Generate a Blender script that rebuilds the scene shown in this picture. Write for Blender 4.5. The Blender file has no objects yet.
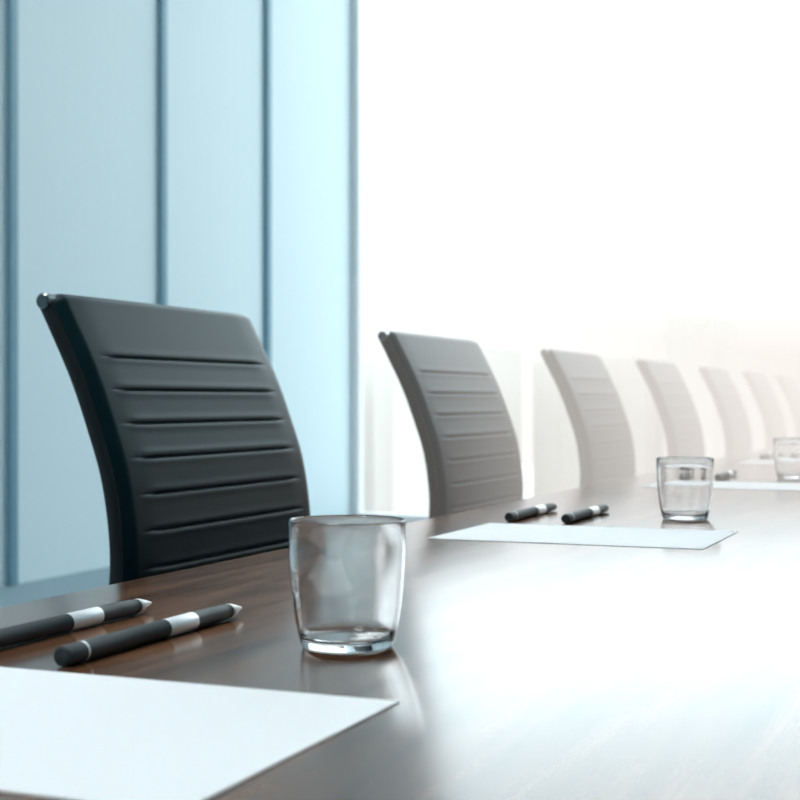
import bpy, bmesh, math, random
from mathutils import Vector
random.seed(4)
scn = bpy.context.scene
scn.view_settings.view_transform = 'Standard'
scn.view_settings.look = 'None'
col = scn.collection

# ------------------------------------------------------------ materials
def mat(name, color=(0.8,0.8,0.8), rough=0.5, metal=0.0, **kw):
    m = bpy.data.materials.new(name); m.use_nodes = True
    b = m.node_tree.nodes['Principled BSDF']
    b.inputs['Base Color'].default_value = (*color, 1)
    b.inputs['Roughness'].default_value = rough
    b.inputs['Metallic'].default_value = metal
    for k, v in kw.items():
        b.inputs[k.replace('_', ' ')].default_value = v
    return m, m.node_tree, b

def add_bump(nt, b, scale, strength, dist, mapscale=(1,1,1), detail=3):
    tc = nt.nodes.new('ShaderNodeTexCoord'); mp = nt.nodes.new('ShaderNodeMapping')
    mp.inputs['Scale'].default_value = mapscale
    n = nt.nodes.new('ShaderNodeTexNoise'); n.inputs['Scale'].default_value = scale
    n.inputs['Detail'].default_value = detail
    bp = nt.nodes.new('ShaderNodeBump'); bp.inputs['Strength'].default_value = strength
    bp.inputs['Distance'].default_value = dist
    nt.links.new(tc.outputs['Object'], mp.inputs['Vector'])
    nt.links.new(mp.outputs['Vector'], n.inputs['Vector'])
    nt.links.new(n.outputs['Fac'], bp.inputs['Height'])
    nt.links.new(bp.outputs['Normal'], b.inputs['Normal'])
    return n

# walnut
m_wood, nt, b = mat('walnut_wood', rough=0.17)
tc = nt.nodes.new('ShaderNodeTexCoord'); mp = nt.nodes.new('ShaderNodeMapping')
mp.inputs['Scale'].default_value = (15, 1.1, 15)
n1 = nt.nodes.new('ShaderNodeTexNoise'); n1.inputs['Scale'].default_value = 3.0
n1.inputs['Detail'].default_value = 8; n1.inputs['Roughness'].default_value = 0.6
n1.inputs['Distortion'].default_value = 0.5
mp2 = nt.nodes.new('ShaderNodeMapping'); mp2.inputs['Scale'].default_value = (160, 6, 160)
n2 = nt.nodes.new('ShaderNodeTexNoise'); n2.inputs['Scale'].default_value = 2.0
n2.inputs['Detail'].default_value = 4
cr = nt.nodes.new('ShaderNodeValToRGB')
e = cr.color_ramp.elements
e[0].position = 0.32; e[0].color = (0.055, 0.022, 0.010, 1)
e[1].position = 0.68; e[1].color = (0.30, 0.148, 0.080, 1)
el = e.new(0.5); el.color = (0.155, 0.070, 0.035, 1)
mx = nt.nodes.new('ShaderNodeMix'); mx.data_type = 'RGBA'; mx.blend_type = 'MULTIPLY'
mx.inputs[0].default_value = 0.4
L = nt.links.new
L(tc.outputs['Object'], mp.inputs['Vector']); L(mp.outputs['Vector'], n1.inputs['Vector'])
L(tc.outputs['Object'], mp2.inputs['Vector']); L(mp2.outputs['Vector'], n2.inputs['Vector'])
L(n1.outputs['Fac'], cr.inputs['Fac']); L(cr.outputs['Color'], mx.inputs[6])
L(n2.outputs['Fac'], mx.inputs[7]); L(mx.outputs[2], b.inputs['Base Color'])

m_leather, nt, b = mat('dark_leather', (0.002, 0.016, 0.020), 0.38)
b.inputs['Specular IOR Level'].default_value = 0.16
b.inputs['Specular Tint'].default_value = (0.7, 0.92, 1.0, 1)
add_bump(nt, b, 900, 0.08, 0.0004)
m_rail = mat('dark_anodised_metal', (0.05, 0.05, 0.05), 0.28, 0.9)[0]
m_chrome = mat('chrome', (0.75, 0.76, 0.78), 0.12, 1.0)[0]
m_bar = mat('gunmetal', (0.22, 0.24, 0.25), 0.22, 1.0)[0]
m_black = mat('black_plastic', (0.02, 0.02, 0.022), 0.45)[0]
m_pen, nt, b = mat('pen_grey_rubber', (0.012, 0.021, 0.024), 0.5)
add_bump(nt, b, 1500, 0.1, 0.0003)
m_silver = mat('brushed_silver', (0.9, 0.91, 0.92), 0.38, 0.6)[0]
m_tip = mat('white_pen_tip', (0.85, 0.85, 0.83), 0.3)[0]
m_paper, nt, b = mat('white_paper', (0.93, 0.94, 0.94), 0.8)
add_bump(nt, b, 400, 0.05, 0.0002)
m_glass, nt, b = mat('clear_glass', (1, 1, 1), 0.0)
b.inputs['Transmission Weight'].default_value = 1.0
b.inputs['IOR'].default_value = 1.48
m_panel, nt, b = mat('pale_blue_panel', (0.62, 0.76, 0.80), 0.55)
add_bump(nt, b, 1.0, 0.15, 0.02, (1, 14, 0.05), 2)
m_post = mat('blue_mullion', (0.16, 0.32, 0.40), 0.5)[0]
m_wall, nt, b = mat('blue_grey_plaster', (0.16, 0.26, 0.30), 0.7)
add_bump(nt, b, 60, 0.1, 0.002)
m_ceil, nt, b = mat('ceiling_plaster', (0.85, 0.86, 0.87), 0.8)
add_bump(nt, b, 50, 0.1, 0.002)
m_floor, nt, b = mat('blue_grey_carpet', (0.20, 0.29, 0.33), 0.6)
add_bump(nt, b, 300, 0.3, 0.003)
m_frame = mat('window_frame_white', (0.8, 0.82, 0.83), 0.4)[0]
m_city, nt, b = mat('hazy_city_facade', (0.50, 0.475, 0.445), 0.9)
m_gnd, nt, b = mat('city_ground_pale', (0.5, 0.48, 0.46), 0.9)
add_bump(nt, b, 0.1, 0.2, 1)
m_fill = bpy.data.materials.new('fill_panel_glow'); m_fill.use_nodes = True  # glow of the added overhead fill panels
b = m_fill.node_tree.nodes['Principled BSDF']
b.inputs['Emission Color'].default_value = (0.95, 0.98, 1, 1); b.inputs['Emission Strength'].default_value = 29

m_pane = bpy.data.materials.new('window_glass'); m_pane.use_nodes = True
nt = m_pane.node_tree; nt.nodes.clear()
o = nt.nodes.new('ShaderNodeOutputMaterial'); t = nt.nodes.new('ShaderNodeBsdfTransparent')
g = nt.nodes.new('ShaderNodeBsdfGlossy'); g.inputs['Roughness'].default_value = 0.02
mxs = nt.nodes.new('ShaderNodeMixShader'); mxs.inputs[0].default_value = 0.05
nt.links.new(t.outputs[0], mxs.inputs[1]); nt.links.new(g.outputs[0], mxs.inputs[2]); nt.links.new(mxs.outputs[0], o.inputs[0])

# ------------------------------------------------------------ helpers
def link(name, me, parent=None):
    ob = bpy.data.objects.new(name, me); col.objects.link(ob)
    if parent: ob.parent = parent
    return ob
def empty(name, loc=(0,0,0)):
    ob = bpy.data.objects.new(name, None); ob.empty_display_size = 0.1
    ob.location = loc; col.objects.link(ob); return ob
def to_mesh(bm, name, mats, smooth=True, angle=40):
    bmesh.ops.recalc_face_normals(bm, faces=bm.faces)
    me = bpy.data.meshes.new(name); bm.to_mesh(me); bm.free()
    for m in mats: me.materials.append(m)
    if smooth:
        me.shade_smooth()
        me.set_sharp_from_angle(angle=math.radians(angle))
    return me
def add_box(bm, lo, hi, mi=0, bevel=0):
    lo = Vector(lo); hi = Vector(hi)
    r = bmesh.ops.create_cube(bm, size=1)
    for v in r['verts']:
        v.co = Vector([lo[i] + (v.co[i] + 0.5) * (hi[i] - lo[i]) for i in range(3)])
    fs = set(f for v in r['verts'] for f in v.link_faces)
    for f in fs: f.material_index = mi
    if bevel:
        es = set(e for f in fs for e in f.edges)
        rr = bmesh.ops.bevel(bm, geom=list(es), offset=bevel, segments=3, affect='EDGES', profile=0.5)
        for f in rr['faces']: f.material_index = mi
def box_obj(name, lo, hi, m, bevel=0, parent=None):
    bm = bmesh.new(); add_box(bm, lo, hi, 0, bevel)
    return link(name, to_mesh(bm, name, [m], bevel > 0), parent)
def lathe(bm, prof, seg=48, M=None, mats=None, closed=False):
    rings = []
    for r, z in prof:
        if r < 1e-6:
            p = Vector((0, 0, z)); rings.append([bm.verts.new(M(p) if M else p)])
        else:
            ring = []
            for i in range(seg):
                a = 2 * math.pi * i / seg
                p = Vector((r * math.cos(a), r * math.sin(a), z))
                ring.append(bm.verts.new(M(p) if M else p))
            rings.append(ring)
    n = len(rings)
    for k in range(n if closed else n - 1):
        a, c = rings[k], rings[(k + 1) % n]
        mi = mats[k] if mats else 0
        for i in range(seg):
            j = (i + 1) % seg
            if len(a) == 1 and len(c) == 1: continue
            if len(a) == 1: f = bm.faces.new((a[0], c[i], c[j]))
            elif len(c) == 1: f = bm.faces.new((a[i], a[j], c[0]))
            else: f = bm.faces.new((a[i], a[j], c[j], c[i]))
            f.material_index = mi
def cyl_between(bm, p, q, r, seg=24, mi=0, r2=None):
    p = Vector(p); q = Vector(q); d = q - p; ln = d.length
    rot = d.to_track_quat('Z', 'Y')
    r2 = r if r2 is None else r2
    c = min(0.002, r * 0.3)
    prof = [(0, 0), (r - c, 0), (r, c), (r2, ln - c), (r2 - c, ln), (0, ln)]
    lathe(bm, prof, seg, lambda v: p + rot @ v, [mi] * 5)

# ------------------------------------------------------------ scene numbers
CAM_Z = 0.90; TABLE_Z = 0.75; S = 1.02

# ------------------------------------------------------------ chair
K = 1.04
pts = [(-1.004*K, 0.127), (-0.9588*K, 0.036), (-0.932*K, -0.034), (-0.914*K, -0.092), (-0.904*K, -0.160),
       (-0.904*K, -0.215), (-0.914*K, -0.30), (-0.915*K, -0.37), (-0.895*K, -0.425),
       (-0.84*K, -0.462), (-0.74*K, -0.468), (-0.62*K, -0.455), (-0.52*K, -0.452), (-0.475*K, -0.475)]
X0 = -0.9 * K
Pp = [Vector((x - X0, z + CAM_Z)) for x, z in pts]
def catmull(P, n):
    out = []
    Q = [2 * P[0] - P[1]] + P + [2 * P[-1] - P[-2]]
    for i in range(1, len(Q) - 2):
        for k in range(n):
            t = k / n
            a, b_, c, d = Q[i-1], Q[i], Q[i+1], Q[i+2]
            out.append(0.5 * ((2*b_) + (c-a)*t + (2*a-5*b_+4*c-d)*t*t + (3*b_-a-3*c+d)*t**3))
    out.append(P[-1]); return out
dense = catmull(Pp, 40)
cum = [0]
for i in range(1, len(dense)): cum.append(cum[-1] + (dense[i] - dense[i-1]).length)
TOT = cum[-1]
def at(s):
    s = max(0, min(TOT - 1e-6, s))
    lo = 0; hi = len(cum) - 1
    while hi - lo > 1:
        m = (lo + hi) // 2
        if cum[m] <= s: lo = m
        else: hi = m
    t = (s - cum[lo]) / (cum[hi] - cum[lo])
    return dense[lo].lerp(dense[hi], t)
def frame(s):
    p = at(s); t = (at(s + 0.004) - at(s - 0.004)).normalized()
    n = Vector((-t.y, t.x))
    if (n.x + n.y) < 0: n = -n
    return p, t, n
W = 0.485
G0, GS = 0.090, 0.0428
grooves = [G0 + GS * i for i in range(int((TOT - G0 - 0.04) / GS))]
def make_sling():
    bm = bmesh.new()
    nw = 34
    TH = 0.010
    ss = set()
    k = 0
    while k * 0.004 < TOT: ss.add(round(k * 0.004, 5)); k += 1
    for gs in grooves:
        for j in range(-9, 10): ss.add(round(gs + j * 0.0009, 5))
    for s in (0.0005, 0.001, 0.002, 0.003, 0.006, 0.009, TOT - 0.001, TOT - 0.003, TOT - 0.006, TOT): ss.add(round(s, 5))
    ss = sorted(ss)
    rings = []
    ws = []
    for i in range(nw + 1):
        u = i / nw * 2 - 1
        ws.append(math.sin(u * math.pi / 2) * 0.35 + u * 0.65)
    for s in ss:
        p, t, n = frame(s)
        hw = W / 2
        r = 0.02
        if s < r: hw -= r - math.sqrt(max(0, r*r - (r - s)**2))
        if TOT - s < 0.03:
            q = 0.03; hw -= q - math.sqrt(max(0, q*q - (q - (TOT - s))**2))
        end = min(1, math.sqrt(max(0.02, min(s, TOT - s) / 0.012)))
        front = []; back = []
        for u in ws:
            y = u * hw
            edge = (1 - abs(u)) * hw
            th = TH * end * math.sqrt(max(0.0, min(1, 1 - (1 - min(edge / 0.012, 1))**2)))
            dm = min(1, max(0, (edge - 0.035) / 0.03)); dm = dm * dm * (3 - 2 * dm)
            d = 0
            for gs in grooves:
                ds = s - gs
                if abs(ds) < 0.025:
                    d += -0.0028 * math.exp(-(ds / 0.0015)**2) + 0.0008 * math.exp(-((abs(ds) - 0.006) / 0.004)**2)
            f = th + d * dm + 0.002 * min(1, edge / 0.05) * end
            a = p + n * f; c = p - n * th * 0.8
            front.append(bm.verts.new((a.x, y, a.y)))
            if abs(u) < 1 - 1e-9: back.append(bm.verts.new((c.x, y, c.y)))
        rings.append(front + back[::-1])
    m = len(rings[0])
    for k in range(len(ss) - 1):
        for i in range(m):
            j = (i + 1) % m
            bm.faces.new((rings[k][i], rings[k][j], rings[k+1][j], rings[k+1][i]))
    bm.faces.new(rings[0]); bm.faces.new(rings[-1])
    return to_mesh(bm, 'sling', [m_leather], True, 70)
def make_rail():
    bm = bmesh.new()
    for sy in (-1, 1):
        yc = sy * (W / 2 - 0.002)
        rings = []
        ns = 140
        for k in range(ns + 1):
            s = 0.006 + (TOT - 0.02) * k / ns
            p, t, n = frame(s)
            c = p - n * 0.008
            ring = []
            for i in range(14):
                a = 2 * math.pi * i / 14
                ca, sa = math.cos(a), math.sin(a)
                oy = 0.006 * math.copysign(abs(ca)**0.6, ca); on = 0.009 * math.copysign(abs(sa)**0.6, sa)
                q = c + n * on
                ring.append(bm.verts.new((q.x, yc + oy, q.y)))
            rings.append(ring)
        for k in range(ns):
            for i in range(14):
                j = (i + 1) % 14
                bm.faces.new((rings[k][i], rings[k][j], rings[k+1][j], rings[k+1][i]))
        bm.faces.new(rings[0]); bm.faces.new(rings[-1])
    return to_mesh(bm, 'side_rail', [m_rail], True, 60)
def make_bar():
    bm = bmesh.new()
    p, t, n = frame(0.008)
    c = p - n * 0.006
    cyl_between(bm, (c.x, -W/2 - 0.008, c.y), (c.x, W/2 + 0.002, c.y), 0.0095, 28)
    return to_mesh(bm, 'top_bar', [m_bar])
SEATX = (-0.70 * K) - X0
def make_base():
    bm = bmesh.new()
    for sv in (0.40, TOT - 0.13, TOT - 0.30):
        p, t, n = frame(sv); c = p - n * 0.026
        cyl_between(bm, (c.x, -W/2 + 0.004, c.y), (c.x, W/2 - 0.004, c.y), 0.010, 20)
    zs = 0.43
    add_box(bm, (SEATX - 0.10, -0.09, zs - 0.055), (SEATX + 0.14, 0.09, zs - 0.018), 1, 0.008)
    cyl_between(bm, (SEATX, 0, 0.20), (SEATX, 0, zs - 0.05), 0.018, 28)
    cyl_between(bm, (SEATX, 0, 0.09), (SEATX, 0, 0.24), 0.028, 28, 1)
    cyl_between(bm, (SEATX, 0, 0.075), (SEATX, 0, 0.125), 0.05, 28)
    for i in range(5):
        a = 2 * math.pi * i / 5 + 0.3
        d = Vector((math.cos(a), math.sin(a), 0)); o = Vector((SEATX, 0, 0))
        cyl_between(bm, o + d * 0.03 + Vector((0,0,0.105)), o + d * 0.27 + Vector((0,0,0.082)), 0.021, 16, 0, 0.012)
        side = Vector((-d.y, d.x, 0))
        c = o + d * 0.265
        cyl_between(bm, c + Vector((0,0,0.05)), c + Vector((0,0,0.09)), 0.007, 12)
        for q in (-1, 1):
            cyl_between(bm, c + side * (q * 0.008) + Vector((0,0,0.0275)), c + side * (q * 0.026) + Vector((0,0,0.0275)), 0.0275, 24, 1)
        cyl_between(bm, c - side * 0.026 + Vector((0,0,0.0275)), c + side * 0.026 + Vector((0,0,0.0275)), 0.006, 12)
    return to_mesh(bm, 'swivel_base', [m_chrome, m_black])
ms, mr, mb, mbase = make_sling(), make_rail(), make_bar(), make_base()
Y0 = 1.364 * K + 0.010
for n in range(8):
    ch = empty('office_chair', (X0, Y0 + W / 2 + n * S, 0))
    link('seat_and_back', ms, ch); link('side_rail', mr, ch); link('top_bar', mb, ch); link('swivel_base', mbase, ch)

# ------------------------------------------------------------ table
tb = empty('conference_table', (0, 0, 0))
TX0, TX1, TY0, TY1 = -0.67, 0.97, -1.2, 9.05
box_obj('tabletop', (TX0, TY0, TABLE_Z - 0.035), (TX1, TY1, TABLE_Z), m_wood, 0.003, tb)
for i, y in enumerate((-0.6, 2.6, 5.6, 8.4)):
    box_obj(f'leg_panel_{i+1}', (-0.05, y - 0.25, 0.0), (0.35, y + 0.25, TABLE_Z - 0.034), m_wood, 0.004, tb)

# ------------------------------------------------------------ place settings
def make_glass():
    bm = bmesh.new()
    H = 0.0775
    def smooth(P, n=5):
        V = [Vector(p) for p in P]; out = catmull(V, n)
        return [(max(0, v.x), v.y) for v in out]
    outer = [(0, 0), (0.020, 0)] + smooth([(0.0262, 0.0003), (0.0280, 0.0022), (0.0296, 0.008), (0.0318, 0.018), (0.0336, 0.032),
             (0.0348, 0.047), (0.0354, 0.062), (0.0356, H - 0.0009)]) + [(0.0354, H - 0.0002), (0.0350, H), (0.0346, H), (0.0342, H - 0.0002), (0.0340, H - 0.0009)]
    inner = smooth([(0.0338, 0.062), (0.0332, 0.047), (0.0319, 0.032), (0.0300, 0.018), (0.0278, 0.0095), (0.0245, 0.0066), (0.016, 0.0052), (0.008, 0.0047)]) + [(0, 0.0046)]
    lathe(bm, outer + inner, 128)
    return to_mesh(bm, 'drinking_glass', [m_glass], True, 50)
def make_pen():
    bm = bmesh.new()
    R = 0.0059
    prof = [(0, 0), (R*0.80, 0), (R*0.97, 0.001), (R, 0.0022), (R, 0.018), (R*0.96, 0.0183), (R*0.96, 0.0195), (R, 0.0198),
            (R, 0.105), (R*1.01, 0.1052), (R*1.01, 0.1375), (R, 0.138),
            (R*0.99, 0.160), (R*0.93, 0.176), (R*0.82, 0.1845), (R*0.86, 0.185), (R*0.80, 0.188), (R*0.45, 0.196), (R*0.12, 0.2025), (0, 0.203)]
    mi = [0]*len(prof)
    for k in range(len(prof)-1):
        z = (prof[k][1] + prof[k+1][1]) / 2
        if 0.018 < z < 0.0199: mi[k] = 1
        if 0.105 < z < 0.1378: mi[k] = 1
        if z > 0.1845: mi[k] = 2
    lathe(bm, prof, 40, lambda v: Vector((v.x, v.z * 1.03, v.y + R)), mi)
    return to_mesh(bm, 'stylus_pen', [m_pen, m_silver, m_tip], True, 35)
def make_paper():
    bm = bmesh.new()
    add_box(bm, (-0.1485, -0.105, 0), (0.1485, 0.105, 0.0006))
    return to_mesh(bm, 'paper_sheet', [m_paper], False)
mg, mpn, mpp = make_glass(), make_pen(), make_paper()
for n in range(8):
    dy = n * S
    g = link('drinking_glass', mg); g.location = (-0.3655, 0.80 + dy, TABLE_Z + 0.0002); g.rotation_euler.z = n
    p = link('paper_sheet', mpp); p.location = (-0.4235, 0.559 + n * 1.005, TABLE_Z + 0.0002)
    for x, y0 in ((-0.486, 0.678), (-0.557, 0.675)):
        q = link('stylus_pen', mpn); q.location = (x, y0 + dy, TABLE_Z + 0.0002)

# ------------------------------------------------------------ room
XL, XR, YB, YF, ZC = -4.45, 2.5, -4.0, 9.8, 6.0
box_obj('floor', (XL - 0.2, YB - 0.2, -0.1), (XR + 0.2, YF + 0.2, 0), m_floor)
box_obj('ceiling', (XL - 0.2, YB - 0.2, ZC), (XR + 0.2, YF + 0.2, ZC + 0.1), m_ceil)
box_obj('wall_back', (XL - 0.2, YB - 0.2, 0), (XR + 0.2, YB, ZC), m_wall)
box_obj('wall_right', (XR, YB, 0), (XR + 0.1, YF + 0.2, ZC), m_wall)  # unseen; set close and dark to keep window reflections off the near chair
box_obj('wall_left', (XL - 0.1, YB, 0), (XL, YF + 0.2, ZC), m_panel)
ys = [5.79 - 1.34 * i for i in range(7, 0, -1)] + [5.79, 7.16, 8.45]
for i, y in enumerate(ys):
    box_obj(f'trim_{i+1}', (XL, y - 0.03, 0.0), (XL + 0.03, y + 0.03, ZC), m_post, 0.004)
def window(name, frame_boxes, pane):
    e_ = empty(name)
    for i, (lo, hi) in enumerate(frame_boxes): box_obj(f'frame_{i+1}', lo, hi, m_frame, 0.004, e_)
    box_obj('pane', pane[0], pane[1], m_pane, 0, e_)
window('window_1', [((XL, YF, 0), (XL + 0.06, YF + 0.1, ZC)), ((XR - 0.06, YF, 0), (XR, YF + 0.1, ZC)),
                    ((XL + 0.06, YF, 0), (XR - 0.06, YF + 0.1, 0.06)), ((XL + 0.06, YF, ZC - 0.06), (XR - 0.06, YF + 0.1, ZC))],
       ((XL + 0.06, YF + 0.045, 0.06), (XR - 0.06, YF + 0.055, ZC - 0.06)))
for i, y in enumerate((-2.0, 0.3, 2.6)):
    lp = empty('added_fill_light', (-1.6, y, ZC - 0.06))  # unseen fill panels, added overhead to brighten the paper
    box_obj('fill_housing', (-0.7, -0.35, 0.02), (0.7, 0.35, 0.06), m_frame, 0.004, lp)
    box_obj('fill_diffuser', (-0.67, -0.32, 0.0), (0.67, 0.32, 0.02), m_fill, 0, lp)

# ------------------------------------------------------------ outside
bm = bmesh.new()
add_box(bm, (-600, 15, -41), (600, 900, -40))
link('city_ground', to_mesh(bm, 'city_ground', [m_gnd], False))
bm = bmesh.new()
x = -330
while x < 200:
    w = random.uniform(8, 18); yb = random.uniform(230, 300)
    h = random.uniform(5, 18)
    add_box(bm, (x, yb, -40), (x + w, yb + 20, h))
    x += w - 1
link('city_skyline', to_mesh(bm, 'city_skyline', [m_city], False))

# glowing, absorbing volume added to imitate glare that fades the far chairs
m_glare = bpy.data.materials.new('glare_glow'); m_glare.use_nodes = True
nt = m_glare.node_tree; nt.nodes.clear()
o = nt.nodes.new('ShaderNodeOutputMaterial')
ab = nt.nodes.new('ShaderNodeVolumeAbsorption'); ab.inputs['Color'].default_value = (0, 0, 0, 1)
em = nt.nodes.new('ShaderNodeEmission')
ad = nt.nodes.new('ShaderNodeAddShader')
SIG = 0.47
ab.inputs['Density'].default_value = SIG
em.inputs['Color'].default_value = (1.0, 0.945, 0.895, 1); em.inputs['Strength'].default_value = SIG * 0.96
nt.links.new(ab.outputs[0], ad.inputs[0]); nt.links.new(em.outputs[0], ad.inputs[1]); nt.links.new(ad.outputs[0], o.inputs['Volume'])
box_obj('glare_veil', (-1.065, 2.28, 0.66), (0.96, 9.0, 1.12), m_glare)

# ------------------------------------------------------------ world
w = bpy.data.worlds.new('sky'); scn.world = w; w.use_nodes = True
nt = w.node_tree; bg = nt.nodes['Background']
tc = nt.nodes.new('ShaderNodeTexCoord'); sp = nt.nodes.new('ShaderNodeSeparateXYZ')
cr = nt.nodes.new('ShaderNodeValToRGB'); e = cr.color_ramp.elements
e[0].position = 0.0; e[0].color = (0.225, 0.22, 0.215, 1)
e[1].position = 0.7; e[1].color = (0.52, 0.59, 0.62, 1)
el = e.new(0.12); el.color = (0.25, 0.255, 0.26, 1)
el = e.new(0.28); el.color = (0.80, 0.95, 1.0, 1)
nt.links.new(tc.outputs['Generated'], sp.inputs[0]); nt.links.new(sp.outputs['Z'], cr.inputs['Fac'])
nt.links.new(cr.outputs['Color'], bg.inputs['Color']); bg.inputs['Strength'].default_value = 5.4

# ------------------------------------------------------------ camera
cd = bpy.data.cameras.new('camera'); cam = bpy.data.objects.new('camera', cd); col.objects.link(cam)
cam.location = (0, 0, CAM_Z); cam.rotation_euler = (math.radians(90), 0, math.atan(600 / 1450))
cd.sensor_width = 36; cd.lens = 36 * 1450 / 800; cd.clip_start = 0.02; cd.clip_end = 2000
cd.dof.use_dof = True; cd.dof.focus_distance = 1.15; cd.dof.aperture_fstop = 13
scn.camera = cam
